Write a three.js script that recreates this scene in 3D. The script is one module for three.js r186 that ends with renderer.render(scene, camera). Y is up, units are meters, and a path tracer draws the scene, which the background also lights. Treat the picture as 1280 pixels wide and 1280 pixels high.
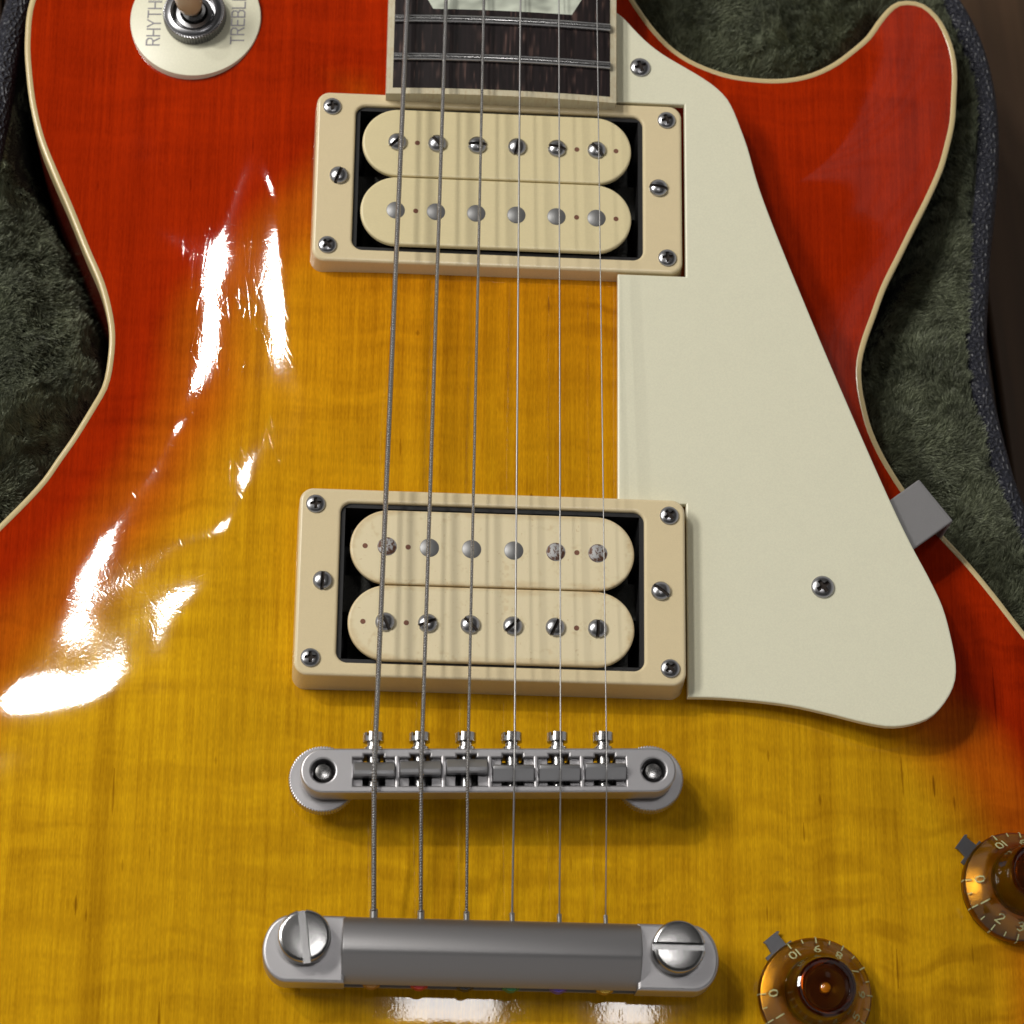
import * as THREE from 'three';
import { RoundedBoxGeometry } from 'three/addons/geometries/RoundedBoxGeometry.js';
import { mergeGeometries, mergeVertices, toCreasedNormals } from 'three/addons/utils/BufferGeometryUtils.js';
import { RectAreaLightUniformsLib } from 'three/addons/lights/RectAreaLightUniformsLib.js';
import { Brush, Evaluator, SUBTRACTION } from 'three-bvh-csg';

// ------------------------------------------------------------------ camera, light, exposure (numbers in mm, x right, z towards the tail, y up)
const MM = 0.001;
const scene = new THREE.Scene();
const camera = new THREE.PerspectiveCamera(19.803, 1, 0.05, 20);
camera.position.set(-0.03698, 0.65758, 0.34603);
camera.up.set(-0.0336, 0.329, -0.9437);
camera.lookAt(-0.03698 + 0.060834, 0.65758 - 0.941837, 0.34603 - 0.330518);
camera.focus = 0.69; camera.userData.fStop = 22;
scene.background = new THREE.Color(0.38, 0.37, 0.36);            // the dim room all round
RectAreaLightUniformsLib.init();
const KEY = 280, SIDE_FILL = 29, TOP = 20, DIM = 0.2;
const lampList = [   // x, y, z, size x, size z, intensity
  [-1079, 1900, -726, 180, 84, KEY],
  [-988, 1900, -1065, 104, 66, KEY],
  [-1760, 1900, -480, 500, 900, SIDE_FILL],  // added soft fill panel, unseen, set clear of the lacquer reflections
  [76, 1900, 70, 84, 180, TOP],
  [236, 1900, 70, 40, 180, TOP],
];
const renderer = new THREE.WebGLRenderer();
renderer.toneMapping = THREE.LinearToneMapping;
renderer.toneMappingExposure = 1.12;
renderer.shadowMap.enabled = true;

// ------------------------------------------------------------------ helpers
let seed = 12345;
const rnd = () => { seed |= 0; seed = (seed + 0x6D2B79F5) | 0; let t = Math.imul(seed ^ (seed >>> 15), 1 | seed); t = (t + Math.imul(t ^ (t >>> 7), 61 | t)) ^ t; return ((t ^ (t >>> 14)) >>> 0) / 4294967296; };
const hash = (x, y) => { let h = Math.imul(x, 374761393) + Math.imul(y, 668265263); h = Math.imul(h ^ (h >>> 13), 1274126177); return ((h ^ (h >>> 16)) >>> 0) / 4294967296; };
const noise = (x, y) => {
  const i = Math.floor(x), j = Math.floor(y); let u = x - i, v = y - j; u = u * u * (3 - 2 * u); v = v * v * (3 - 2 * v);
  const a = hash(i, j), b = hash(i + 1, j), c = hash(i, j + 1), d = hash(i + 1, j + 1);
  return a + (b - a) * u + (c - a) * v + (a - b - c + d) * u * v;
};
const fbm = (x, y) => 0.5 * noise(x, y) + 0.3 * noise(x * 2.1 + 7, y * 2.1 + 3) + 0.2 * noise(x * 4.3 + 1, y * 4.3 + 9);
const clamp = (x, a, b) => Math.min(b, Math.max(a, x));
const sstep = (a, b, x) => { const t = clamp((x - a) / (b - a), 0, 1); return t * t * (3 - 2 * t); };
const lerp = (a, b, t) => a + (b - a) * t;
const V = (x, y, z) => new THREE.Vector3(x, y, z);

function mesh(name, geo, mat, parent, label) {       // geometry in mm
  geo.scale(MM, MM, MM);
  return put(name, geo, mat, parent, label);
}
function put(name, geo, mat, parent, label) {        // geometry already in metres (shared)
  const m = new THREE.Mesh(geo, mat); m.name = name; m.castShadow = m.receiveShadow = true;
  if (label) m.userData.label = label;
  parent.add(m); return m;
}
function group(name, x, y, z, parent, label) {
  const g = new THREE.Group(); g.name = name; g.position.set(x * MM, y * MM, z * MM);
  if (label) g.userData.label = label;
  parent.add(g); return g;
}
const flatten = (g) => { const o = g.index ? g.toNonIndexed() : g; for (const k of Object.keys(o.attributes)) if (!['position', 'normal', 'uv'].includes(k)) o.deleteAttribute(k); if (!o.attributes.uv) o.setAttribute('uv', new THREE.BufferAttribute(new Float32Array(o.attributes.position.count * 2), 2)); return o; };
const join = (...gs) => mergeGeometries(gs.map(flatten));
const T = (g, x, y, z, ry = 0) => { if (ry) g.rotateY(ry); return g.translate(x, y, z); };
const cyl = (r0, r1, h, x, y, z, n = 28) => new THREE.CylinderGeometry(r0, r1, h, n).translate(x, y, z);
const box = (a, b, c, x, y, z, r = 0) => (r ? new RoundedBoxGeometry(a, b, c, 3, r) : new THREE.BoxGeometry(a, b, c)).translate(x, y, z);
// a flat shape (x, z) extruded from y0 up to y1 with a rounded edge
function slab(shape, y0, y1, bevel = 0.5, seg = 3, curve = 24) {
  const g = new THREE.ExtrudeGeometry(shape, { depth: y1 - y0 - 2 * bevel, bevelEnabled: bevel > 0, bevelSize: bevel, bevelThickness: bevel, bevelOffset: -bevel, bevelSegments: seg, curveSegments: curve });
  g.rotateX(-Math.PI / 2); g.translate(0, y0 + bevel, 0);    // shape y -> -z
  return g;
}
const S2 = (pts) => new THREE.Shape(pts.map(([x, z]) => new THREE.Vector2(x, -z)));
function roundRect(w, d, r, Kind = THREE.Shape) {
  const s = new Kind(), x = w / 2, y = d / 2;
  s.moveTo(-x + r, -y); s.lineTo(x - r, -y); s.absarc(x - r, -y + r, r, -Math.PI / 2, 0); s.lineTo(x, y - r); s.absarc(x - r, y - r, r, 0, Math.PI / 2);
  s.lineTo(-x + r, y); s.absarc(-x + r, y - r, r, Math.PI / 2, Math.PI); s.lineTo(-x, -y + r); s.absarc(-x + r, -y + r, r, Math.PI, Math.PI * 1.5);
  return s;
}
const csg = new Evaluator(); csg.attributes = ['position', 'normal'];
function cut(a, ...bs) {
  let A = new Brush(a); A.updateMatrixWorld();
  for (const b of bs) { const B = new Brush(b); B.updateMatrixWorld(); A = csg.evaluate(A, B, SUBTRACTION); }
  const g = A.geometry; g.clearGroups(); g.deleteAttribute('uv'); return toCreasedNormals(g, 0.6);
}
function lathe(pts, n = 48) { return toCreasedNormals(new THREE.LatheGeometry(pts.map(([r, y]) => new THREE.Vector2(r, y)), n), 0.7); }
const spline = (pts, n, closed = false) => new THREE.CatmullRomCurve3(pts.map(([x, z]) => V(x, 0, z)), closed, 'centripetal').getSpacedPoints(n).map((p) => [p.x, p.z]);

function dataTex(w, h, fn, srgb, repeat) {           // fn(i, j) -> [r, g, b] in 0..1
  const d = new Uint8Array(w * h * 4);
  for (let j = 0, k = 0; j < h; j++) for (let i = 0; i < w; i++, k += 4) {
    const c = fn(i, j); d[k] = 255 * clamp(c[0], 0, 1); d[k + 1] = 255 * clamp(c[1], 0, 1); d[k + 2] = 255 * clamp(c[2], 0, 1); d[k + 3] = 255;
  }
  const t = new THREE.DataTexture(d, w, h); t.magFilter = THREE.LinearFilter; t.minFilter = THREE.LinearMipmapLinearFilter; t.generateMipmaps = true;
  t.wrapS = t.wrapT = repeat ? THREE.RepeatWrapping : THREE.ClampToEdgeWrapping;
  if (srgb) t.colorSpace = THREE.SRGBColorSpace;
  t.needsUpdate = true; return t;
}
const toS = (c) => (c <= 0.0031308 ? 12.92 * c : 1.055 * Math.pow(c, 1 / 2.4) - 0.055);
// uv in mm of the (x, z) plane, for textures that repeat
function planarUV(g, scale) {
  const p = g.attributes.position, uv = new Float32Array(p.count * 2);
  for (let i = 0; i < p.count; i++) { uv[2 * i] = p.getX(i) / scale; uv[2 * i + 1] = (p.getZ(i) + 0.37 * p.getY(i)) / scale; }
  g.setAttribute('uv', new THREE.BufferAttribute(uv, 2)); return g;
}
const std = (r, g, b, rough, metal = 0, extra = {}) => { const m = new THREE.MeshPhysicalMaterial({ roughness: rough, metalness: metal, ...extra }); m.color.setRGB(r, g, b); return m; };

// ------------------------------------------------------------------ outlines in plan
const bodyRaw = [
  [-28, -74], [-60, -70], [-92, -58], [-110, -40], [-118, -21.7], [-118.7, -9.9], [-117.7, -0.3], [-116, 9], [-113.3, 18.2], [-109.4, 27.3], [-105.2, 36.3], [-100.4, 47.4], [-96.4, 56.2], [-94.2, 63.2], [-93.1, 69.1], [-93.1, 76], [-94, 82.8], [-96.6, 88.8], [-100.6, 96.7], [-103.9, 102.2], [-107.1, 107.7], [-116.1, 119.1],
  [-131, 136], [-145, 154], [-156, 175], [-163, 200], [-165, 222], [-161, 250], [-148, 278], [-122, 300], [-80, 311], [-30, 313], [30, 313], [80, 311], [122, 300], [148, 278], [161, 250], [165, 222], [162, 196], [153, 171], [141, 151.5],
  [130.3, 138.1], [123.1, 128.2], [117.3, 120.8], [110.2, 112.7], [102.8, 103.3], [100.1, 98.9], [97.3, 93.7], [94.7, 87.2], [93.3, 81.2], [92.5, 75.3], [92.6, 70], [94.1, 63.9], [96.4, 57.5], [99.3, 49.5], [103.3, 41.1], [107.3, 32.7], [111.5, 24.1], [115.1, 15.6], [117, 9], [118.5, 2.6], [119.2, -4.5], [119.7, -11.7], [119.3, -17.5], [117.8, -23.2], [116, -27.1], [113.5, -30.2], [110.9, -31.9], [107.7, -32.4], [104.3, -31.7], [101.7, -29.4], [98.9, -25.6], [96.2, -21.4], [92.1, -17.3], [87.5, -13.4], [82.2, -10.3], [77, -8.6], [71.8, -7.9], [66, -8], [60.2, -8.7], [54.5, -10.5], [50.2, -12.5], [46, -15.5], [42.7, -19], [40, -22.6], [37.7, -26.2], [35.8, -29.4], [32.5, -38], [30, -50], [28, -74]];
const bodyLine = spline(bodyRaw, 560, true);
const rimRaw = [
  [90, -85], [108, -60], [116.3, -43], [121.4, -34], [124.9, -25], [127.3, -12], [127.7, 2], [126, 19], [124.3, 31], [123, 45], [122.2, 56], [122.3, 66], [123.5, 75], [125.5, 86], [128.2, 98], [131.5, 107.5], [135, 116], [146, 133], [160, 156], [171, 190], [175, 225], [170, 265], [152, 300], [110, 324], [50, 331], [-50, 331], [-110, 324], [-152, 300], [-170, 265], [-175, 225], [-172, 190], [-160, 158], [-145, 132], [-134, 105], [-129, 72], [-126.5, 42], [-124.6, 12], [-123.3, -6.6], [-122, -20], [-119, -33], [-110, -55], [-92, -78], [-55, -94], [0, -97], [50, -95]];
const rimLine = spline(rimRaw, 420, true);
function signedDist(line, x, z) {                    // > 0 inside
  let best = 1e9, inside = false;
  for (let i = 0, j = line.length - 1; i < line.length; j = i++) {
    const [ax, az] = line[j], [bx, bz] = line[i], dx = bx - ax, dz = bz - az, l2 = dx * dx + dz * dz || 1e-9;
    const t = clamp(((x - ax) * dx + (z - az) * dz) / l2, 0, 1), ex = x - ax - t * dx, ez = z - az - t * dz, d = ex * ex + ez * ez;
    if (d < best) best = d;
    if ((az > z) !== (bz > z) && x < ((bx - ax) * (z - az)) / (bz - az) + ax) inside = !inside;
  }
  return (inside ? 1 : -1) * Math.sqrt(best);
}
class Field {                                        // values on a 1 mm grid
  constructor(x0, x1, z0, z1, step, fn) {
    Object.assign(this, { x0, z0, step, nx: Math.round((x1 - x0) / step) + 1, nz: Math.round((z1 - z0) / step) + 1 });
    this.v = new Float64Array(this.nx * this.nz);
    if (fn) for (let j = 0; j < this.nz; j++) for (let i = 0; i < this.nx; i++) this.v[j * this.nx + i] = fn(x0 + i * step, z0 + j * step, j * this.nx + i);
  }
  at(x, z) {
    const u = clamp((x - this.x0) / this.step, 0, this.nx - 1.001), w = clamp((z - this.z0) / this.step, 0, this.nz - 1.001), i = u | 0, j = w | 0, a = u - i, b = w - j, k = j * this.nx + i, v = this.v;
    return lerp(lerp(v[k], v[k + 1], a), lerp(v[k + this.nx], v[k + this.nx + 1], a), b);
  }
  blur(r, passes) {
    const { nx, nz } = this;
    for (let p = 0; p < passes; p++) for (const [n, m, sn, sm] of [[nx, nz, 1, nx], [nz, nx, nx, 1]]) {
      const out = new Float64Array(nx * nz);
      for (let b = 0; b < m; b++) {
        let s = 0; const at = (a) => this.v[clamp(a, 0, n - 1) * sn + b * sm];
        for (let a = -r; a <= r; a++) s += at(a);
        for (let a = 0; a < n; a++) { out[a * sn + b * sm] = s / (2 * r + 1); s += at(a + r + 1) - at(a - r); }
      }
      this.v = out;
    }
    return this;
  }
}
const bodyD = new Field(-182, 182, -100, 335, 1, (x, z) => signedDist(bodyLine, x, z));
const rimD = new Field(-182, 182, -100, 335, 1, (x, z) => signedDist(rimLine, x, z));
// the carve of the top: flat by the binding, steepest about 35 mm in, flat again in the middle
const DROP = 9.3;
const erf = (x) => { const s = Math.sign(x), a = Math.abs(x), t = 1 / (1 + 0.3275911 * a); return s * (1 - (((((1.061405429 * t - 1.453152027) * t) + 1.421413741) * t - 0.284496736) * t + 0.254829592) * t * Math.exp(-a * a)); };
const carve = (d, z, x) => {
  const w = (c, h) => Math.exp(-(((z - c) / h) ** 2)), l = x < 0 ? 1 : 0;
  const slope = 0.144 + 0.150 * sstep(21.7, 61.3, z) * (1 - sstep(124.4, 198.6, z)) + l * (0.072 * w(90.8, 12.7) + 0.025 * w(125.1, 8.8));
  const depth = 33.66 + 13.26 * sstep(62.6, 8.65, z) + 9.76 * sstep(122.2, 160.7, z) + l * 0.45 * w(121, 14.9);
  return -DROP * 0.5 * (1 - erf((d - depth) / (DROP / (slope * Math.sqrt(Math.PI)))));
};
const EDGE = carve(0, 75, 1);
const bodyH = new Field(-182, 182, -100, 335, 1, (x, z, k) => {
  const d = bodyD.v[k];
  const near = Math.exp(-(((x - 22) / 42) ** 2 + ((z + 20) / 45) ** 2));
  return carve(Math.max(0, d) * (1 + 2.2 * near), z, x);
}).blur(2, 3);
// bumps shaped to place the lamp reflections on the bass side, mm, every 7 mm
const glintBumps = [
  [0.05, 0.14, 0.20, 0.28, 0.09, -0.20, 0.63, 0.59, -0.48, -0.58],
  [0.01, 0.01, 0.11, 0.82, 0.56, -0.90, -0.07, 0.30, -0.91, -0.71],
  [0.04, -0.16, -0.40, 0.02, 0.31, -0.87, 0.34, 1.57, 0.29, -0.16],
  [0, -0.18, -0.71, -0.51, 0.62, -0.12, -0.33, -0.13, -0.51, -0.16],
  [0.05, 0.04, 0.01, 0.13, 0.18, -0.22, 0.28, 0.45, 0.16, 0.17],
  [0.02, 0.24, 0.23, 0.06, -0.37, 0.03, -0.09, -0.49, -0.06, 0],
  [-0.07, -0.04, -0.02, -0.10, -0.10, 0.44, -0.02, -0.24, 0.28, -0.11],
  [-0.09, -0.13, -0.03, 0.28, -0.06, -0.27, 0.02, 0.23, 0.24, -0.44],
  [-0.14, -0.27, -0.24, 0.12, -0.12, 0.02, 0.07, -0.45, -0.04, -0.26],
  [0.11, -0.18, -0.22, 0.04, -0.12, 0.06, 0.23, -0.13, 0.50, 0.37],
  [0.07, 0.14, 0.04, -0.01, 0.08, 0.25, -0.36, -0.92, -0.37, -0.02],
  [0.02, 0.15, 0.11, -0.48, -0.35, 0.27, -0.03, 0.08, 0.50, 0.23],
  [-0.25, -0.21, 0.06, 0.25, 0.32, 0.24, -0.30, -0.46, 0, 0.08],
  [-0.57, 0.03, -0.32, -0.12, -0.40, -0.74, -0.10, 0.19, 0.20, 0.10],
  [-0.54, 0.95, -0.28, -0.06, 0.37, 0.18, 0.45, -0.46, -0.44, -0.09],
  [-0.35, 0.40, -0.57, 0.52, -0.03, -0.89, 0.72, -0.15, -0.64, -0.31],
  [-0.08, -0.05, -0.35, 0.19, -0.30, -1.15, -0.13, 0.06, -0.20, -0.14],
  [-0.26, 0.22, 0.60, -0.61, -0.31, 1.27, 0.57, -0.02, -0.12, -0.16],
  [0.18, -0.41, -0.62, 0.60, -0.39, -0.03, -0.52, -0.45, -0.15, -0.03],
  [-0.45, 1.58, -0.72, 0.28, 0.07, 0.05, -0.43, -0.36, -0.10, -0.02],
  [0.40, -1.14, 0.20, 0.07, 0.08, 0.54, 0.20, -0.05, -0.02, 0],
  [0.06, -0.15, 0.98, -0.75, 0.06, 0.54, 0.19, 0.07, 0, 0.08]];
for (let j = 0, k = 0; j < bodyH.nz; j++) for (let i = 0; i < bodyH.nx; i++, k++) {
  const x = i - 182, z = j - 100; if (x > 0 || z > 210) continue;
  glintBumps.forEach((row, b) => { const gz = Math.exp(-((z - 20 - 7 * b) ** 2) / 162); if (gz > 1e-5) row.forEach((v, a) => { bodyH.v[k] += v * gz * Math.exp(-((x + 100 - 7 * a) ** 2) / 162); }); });
}
{ // the cutaway horn is a broad smooth swell
  const soft = new Field(-182, 182, -100, 335, 1); soft.v = bodyH.v.slice(); soft.blur(5, 3);
  for (let j = 0, k = 0; j < bodyH.nz; j++) for (let i = 0; i < bodyH.nx; i++, k++) bodyH.v[k] = lerp(bodyH.v[k], soft.v[k], sstep(28, 52, i - 182) * sstep(165, 120, j - 100));
}
const bodyY = (x, z) => bodyH.at(x, z);

// surface over a grid where inside(x, z) > 0, its border following the zero line
function sheet(F, inside, height, uvOf, grad = 1) {
  const { nx, nz, x0, z0, step } = F, val = new Float64Array(nx * nz), ids = new Map(), pos = [], nor = [], uvs = [], idx = [];
  for (let j = 0; j < nz; j++) for (let i = 0; i < nx; i++) val[j * nx + i] = inside(x0 + i * step, z0 + j * step) || 1e-6;
  const vert = (key, x, z) => {
    if (ids.has(key)) return ids.get(key);
    const n = V(height(x - grad, z) - height(x + grad, z), 2 * grad, height(x, z - grad) - height(x, z + grad)).normalize(), id = pos.length / 3;
    pos.push(x, height(x, z), z); nor.push(n.x, n.y, n.z); uvs.push(...uvOf(x, z)); ids.set(key, id); return id;
  };
  for (let j = 0; j < nz - 1; j++) for (let i = 0; i < nx - 1; i++) {
    const c = [[i, j], [i, j + 1], [i + 1, j + 1], [i + 1, j]], v = c.map(([a, b]) => val[b * nx + a]), poly = [];
    if (v.every((q) => q <= 0)) continue;
    for (let k = 0; k < 4; k++) {
      const [a, b] = c[k], [a2, b2] = c[(k + 1) % 4], p = v[k], q = v[(k + 1) % 4];
      if (p > 0) poly.push(vert(`${a},${b}`, x0 + a * step, z0 + b * step));
      if (p > 0 !== q > 0) { const t = p / (p - q), lo = [a, b] < [a2, b2] ? 1 : 0; poly.push(vert(`e${Math.min(a, a2)},${Math.min(b, b2)},${a === a2 ? 1 : 0}`, x0 + lerp(a, a2, t) * step, z0 + lerp(b, b2, t) * step)); }
    }
    for (let k = 1; k < poly.length - 1; k++) idx.push(poly[0], poly[k], poly[k + 1]);
  }
  const g = new THREE.BufferGeometry();
  g.setAttribute('position', new THREE.Float32BufferAttribute(pos, 3)); g.setAttribute('normal', new THREE.Float32BufferAttribute(nor, 3)); g.setAttribute('uv', new THREE.Float32BufferAttribute(uvs, 2)); g.setIndex(idx); return g;
}
// a profile [offset outwards, y] swept along a closed line; y may be a function of (x, z)
function sweep(line, prof, uvScale = 20) {
  const n = line.length - 1, m = prof.length, pos = [], uvs = [], idx = []; let s = 0, area = 0;
  for (let i = 0; i < n; i++) { const a = line[i], b = line[(i + 1) % n]; area += a[0] * b[1] - b[0] * a[1]; }
  const sg = area > 0 ? 1 : -1;
  for (let i = 0; i <= n; i++) {
    const p = line[i % n], a = line[(i + n - 1) % n], b = line[(i + 1) % n], tx = b[0] - a[0], tz = b[1] - a[1], l = Math.hypot(tx, tz) || 1, ox = (sg * tz) / l, oz = (-sg * tx) / l;
    if (i) s += Math.hypot(p[0] - line[i - 1][0], p[1] - line[i - 1][1]);
    let q = 0;
    prof.forEach(([o, y], k) => { if (k) q += Math.hypot(o - prof[k - 1][0], 2); pos.push(p[0] + ox * o, typeof y === 'function' ? y(p[0] + ox * o, p[1] + oz * o) : y, p[1] + oz * o); uvs.push(s / uvScale, q / uvScale); });
  }
  for (let i = 0; i < n; i++) for (let k = 0; k < m - 1; k++) { const a = i * m + k, b = a + m; if (sg > 0) idx.push(a, a + 1, b, b, a + 1, b + 1); else idx.push(a, b, a + 1, b, b + 1, a + 1); }
  const g = new THREE.BufferGeometry(); g.setAttribute('position', new THREE.Float32BufferAttribute(pos, 3)); g.setAttribute('uv', new THREE.Float32BufferAttribute(uvs, 2)); g.setIndex(idx);
  g.computeVertexNormals(); return g;
}

// ------------------------------------------------------------------ lamps over the workbench (outside the frame), one an added fill panel
lampList.forEach(([x, y, z, w, d, power], i) => {
  const left = i < 3;
  const lamp = group(i ? `ceiling_lamp_00${i}` : 'ceiling_lamp', x, y, z, scene);
  lamp.userData = { label: ['long white lamp overhead to the left, in front of a shorter one', 'short white lamp overhead to the left, behind the long one', 'unseen broad fill panel added farthest to the left', 'wider white lamp straight overhead', 'narrow white lamp overhead, just right of the wider one'][i], category: 'lamp', group: 'lamps overhead' };
  const glow = new THREE.MeshStandardMaterial({ color: 0x222222, emissive: 0xffffff, emissiveIntensity: 3, roughness: 0.6 });
  mesh('lamp_housing', box(w + 30, 40, d + 30, 0, 26, 0, 6), std(0.6, 0.6, 0.6, 0.5), lamp);
  mesh('diffuser', box(w, 6, d, 0, 2, 0, 2), glow, lamp);
  const l = new THREE.RectAreaLight(new THREE.Color(1, left ? 0.965 : 0.97, left ? 0.91 : 0.95), power, w * MM, d * MM);
  l.position.set(0, -3 * MM, 0); l.rotation.x = -Math.PI / 2; l.name = 'lamp_light'; l.castShadow = true;
  lamp.add(l);
});

{ // unseen dark slab, added to keep the lacquer reflections dark; pale room beyond its edges
  const c = mesh('added_ceiling', box(4800, 60, 5800, 0, 2010, -500), std(0.06, 0.06, 0.06, 0.9), scene);
  c.userData.kind = 'structure'; c.userData.label = 'unseen dark slab added overhead to keep the lacquer reflections dark';
}
{ // unseen dim striped panel, added on the right to give the horn its sheen
  const p = group('added_sheen_panel', 620, 1900, -950, scene);
  p.userData = { label: 'unseen dim striped panel added high on the right for the horn sheen', category: 'lamp' };
  mesh('panel_frame', box(390, 30, 540, 0, 24, 0, 6), std(0.3, 0.3, 0.3, 0.6), p);
  const glow = new THREE.MeshStandardMaterial({ color: 0x222222, emissive: 0xfff4ec, emissiveIntensity: DIM, roughness: 0.6 });
  for (let i = 0; i < 6; i++) mesh('glowing_strip', box([56, 34, 52, 26, 48, 38][i], 6, 500, -148 + i * 59, 4, 0, 2), glow, p);
  const l = new THREE.RectAreaLight(new THREE.Color(1, 0.95, 0.92), DIM * 0.7, 0.35, 0.5); l.rotation.x = -Math.PI / 2; l.name = 'lamp_light'; l.castShadow = true; l.position.y = -0.002; p.add(l);
}

// ------------------------------------------------------------------ floor
const plankTex = [0, 1, 2].map((k) => dataTex(128, 1024, (i, j) => {
  const x = i / 128, y = j / 1024, g = fbm(x * 14 + k * 31 + 1.2 * noise(y * 3, k), y * 6), f = noise(x * 70 + k * 9, y * 12), t = 0.55 + 0.7 * g + 0.25 * (f - 0.5);
  return [toS(0.085 * t), toS(0.046 * t), toS(0.022 * t)];
}, true));
const plankMats = plankTex.flatMap((t) => [0.55, 1.0].map((s) => { const m = std(s, s, s, 0.42); m.map = t; return m; }));
const floor = mesh('floor', box(2400, 20, 2400, 0, -106, 0), std(0.02, 0.012, 0.007, 0.8), scene);
floor.userData.kind = 'structure'; floor.userData.label = 'dark brown wooden floor boards beside the guitar case';
{
  const plankGeo = new RoundedBoxGeometry(0.089, 0.008, 0.9, 2, 0.0015);
  for (let c = -6; c <= 8; c++) for (let r = -1; r <= 1; r++) {
    const p = put('plank', plankGeo, plankMats[(c * 5 + r * 7 + 70) % 6], floor);
    const x = 96 + c * 90, z = r * 902 + ((c * 331) % 700 + 700) % 700 - 350, a = 0.09;
    p.position.set((x * Math.cos(a) + z * Math.sin(a)) * MM, -0.092 + hash(c, r) * 0.0004, (-x * Math.sin(a) + z * Math.cos(a)) * MM); p.rotation.y = a;
  }
}

// ------------------------------------------------------------------ guitar case
const guitarCase = group('guitar_case', 0, 0, 0, scene);
guitarCase.userData = { label: 'open hard guitar case with olive plush lining and dark blue pebbled vinyl rim', category: 'guitar case' };
const pebble = dataTex(256, 256, (i, j) => {
  let best = 9, sec = 9; const x = i / 16, y = j / 16, X = Math.floor(x), Y = Math.floor(y);
  for (let a = -1; a <= 1; a++) for (let b = -1; b <= 1; b++) { const cx = (X + a + 16) % 16, cy = (Y + b + 16) % 16, d = Math.hypot((X + a + hash(cx, cy) - x) , Y + b + hash(cx + 40, cy) - y); if (d < best) { sec = best; best = d; } else if (d < sec) sec = d; }
  const h = clamp((sec - best) * 1.6, 0, 1); return [h, h, h];
}, false, true);
const vinyl = std(0.015, 0.016, 0.026, 0.45, 0, { bumpMap: pebble, bumpScale: 0.0006 });
const rimShell = sweep(rimLine, [[-1.6, -24], [-1.5, -20], [-0.7, -18.4], [1.4, -17.6], [3.6, -18.2], [4.8, -20.5], [5.8, -25], [6.6, -32], [7.4, -60], [7.4, -88]], 26);
mesh('case_shell', rimShell, vinyl, guitarCase);
const crease = (x, z) => fbm(x * 0.11 + 5, z * 0.11 + 2) - 0.5;
const liningY = (x, z) => {
  const o = -bodyD.at(x, z), r = Math.max(0, rimD.at(x, z));
  if (o <= -4) return -63;
  const t = clamp(o / Math.min(o + r + 0.01, 24), 0, 1);
  let y = lerp(x < 0 ? -34 : -24, x < 0 ? -20.5 : -19, sstep(0, 1, t)) + 5 * crease(x, z) * sstep(0, 6, r);
  y -= 22 * Math.exp(-((Math.max(0, o) / (x < 0 ? 3.6 : 2.6)) ** 2));
  return lerp(-63, y, sstep(-4, 0.5, o));
};
const pileBase = std(0.02, 0.022, 0.014, 1);
mesh('plush_lining', sheet(new Field(-182, 182, -100, 335, 1.5), (x, z) => rimD.at(x, z) + 0.4, liningY, (x, z) => [x / 20, z / 20]), pileBase, guitarCase);
{ // the pile: short bent hairs standing on the lining
  const hair = new THREE.PlaneGeometry(0.2, 1, 1, 3); hair.translate(0, 0.5, 0);
  const p = hair.attributes.position;
  for (let i = 0; i < p.count; i++) { const y = p.getY(i); p.setX(i, p.getX(i) * (1 - 0.65 * y)); p.setZ(i, 0.28 * y * y); }
  hair.computeVertexNormals(); hair.scale(MM, MM, MM);
  const N = 300000, inst = new THREE.InstancedMesh(hair, new THREE.MeshPhysicalMaterial({ roughness: 0.55, side: THREE.DoubleSide, sheen: 0.4, sheenRoughness: 0.5, sheenColor: new THREE.Color(0.5, 0.52, 0.42) }), N);
  const m = new THREE.Matrix4(), q = new THREE.Quaternion(), col = new THREE.Color(), s = V(1, 1, 1), up = V(0, 1, 0), d = V(0, 0, 0), turn = new THREE.Quaternion(), pos = V(0, 0, 0);
  let k = 0;
  while (k < N) {
    let x, z; const w = rnd();
    if (w < 0.3) { x = lerp(-140, -88, rnd()); z = lerp(-40, 140, rnd()); }
    else if (w < 0.62) { x = lerp(28, 136, rnd()); z = lerp(-55, 0, rnd()); }
    else { x = lerp(84, 150, rnd()); z = lerp(-20, 150, rnd()); }
    const o = -bodyD.at(x, z), r = rimD.at(x, z);
    if (o < -0.5 || r < 1.6) continue;
    const a = 6.283 * fbm(x * 0.045, z * 0.045 + 11) * 1.6 + 2.2 * (noise(x * 0.5, z * 0.5) - 0.5), lean = 0.55 + 0.7 * noise(x * 0.35 + 50, z * 0.35);
    d.set(Math.cos(a) * lean + 0.5 * (rnd() - 0.5), 1, Math.sin(a) * lean + 0.5 * (rnd() - 0.5)).normalize();
    q.setFromUnitVectors(up, d).multiply(turn.setFromAxisAngle(up, rnd() * 6.283));
    const len = 1.9 + 1.1 * rnd(); s.set(1, len, len);
    pos.set(x * MM, (liningY(x, z) - 0.1) * MM, z * MM); m.compose(pos, q, s); inst.setMatrixAt(k, m);
    const clump = fbm(x * 0.16 + 3, z * 0.16), t = (0.45 + 1.1 * clump) * (0.45 + 1.1 * rnd());
    col.setRGB(0.20 * t, 0.22 * t, 0.145 * t); inst.setColorAt(k, col); k++;
  }
  inst.name = 'plush_pile'; inst.userData.kind = 'stuff'; inst.castShadow = inst.receiveShadow = true; guitarCase.add(inst);
}

// ------------------------------------------------------------------ the guitar
const guitar = group('electric_guitar', 0, 0, 0, scene);
guitar.userData = { label: 'cherry sunburst single cutaway electric guitar with two cream humbuckers lying in the open case', category: 'guitar' };

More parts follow.
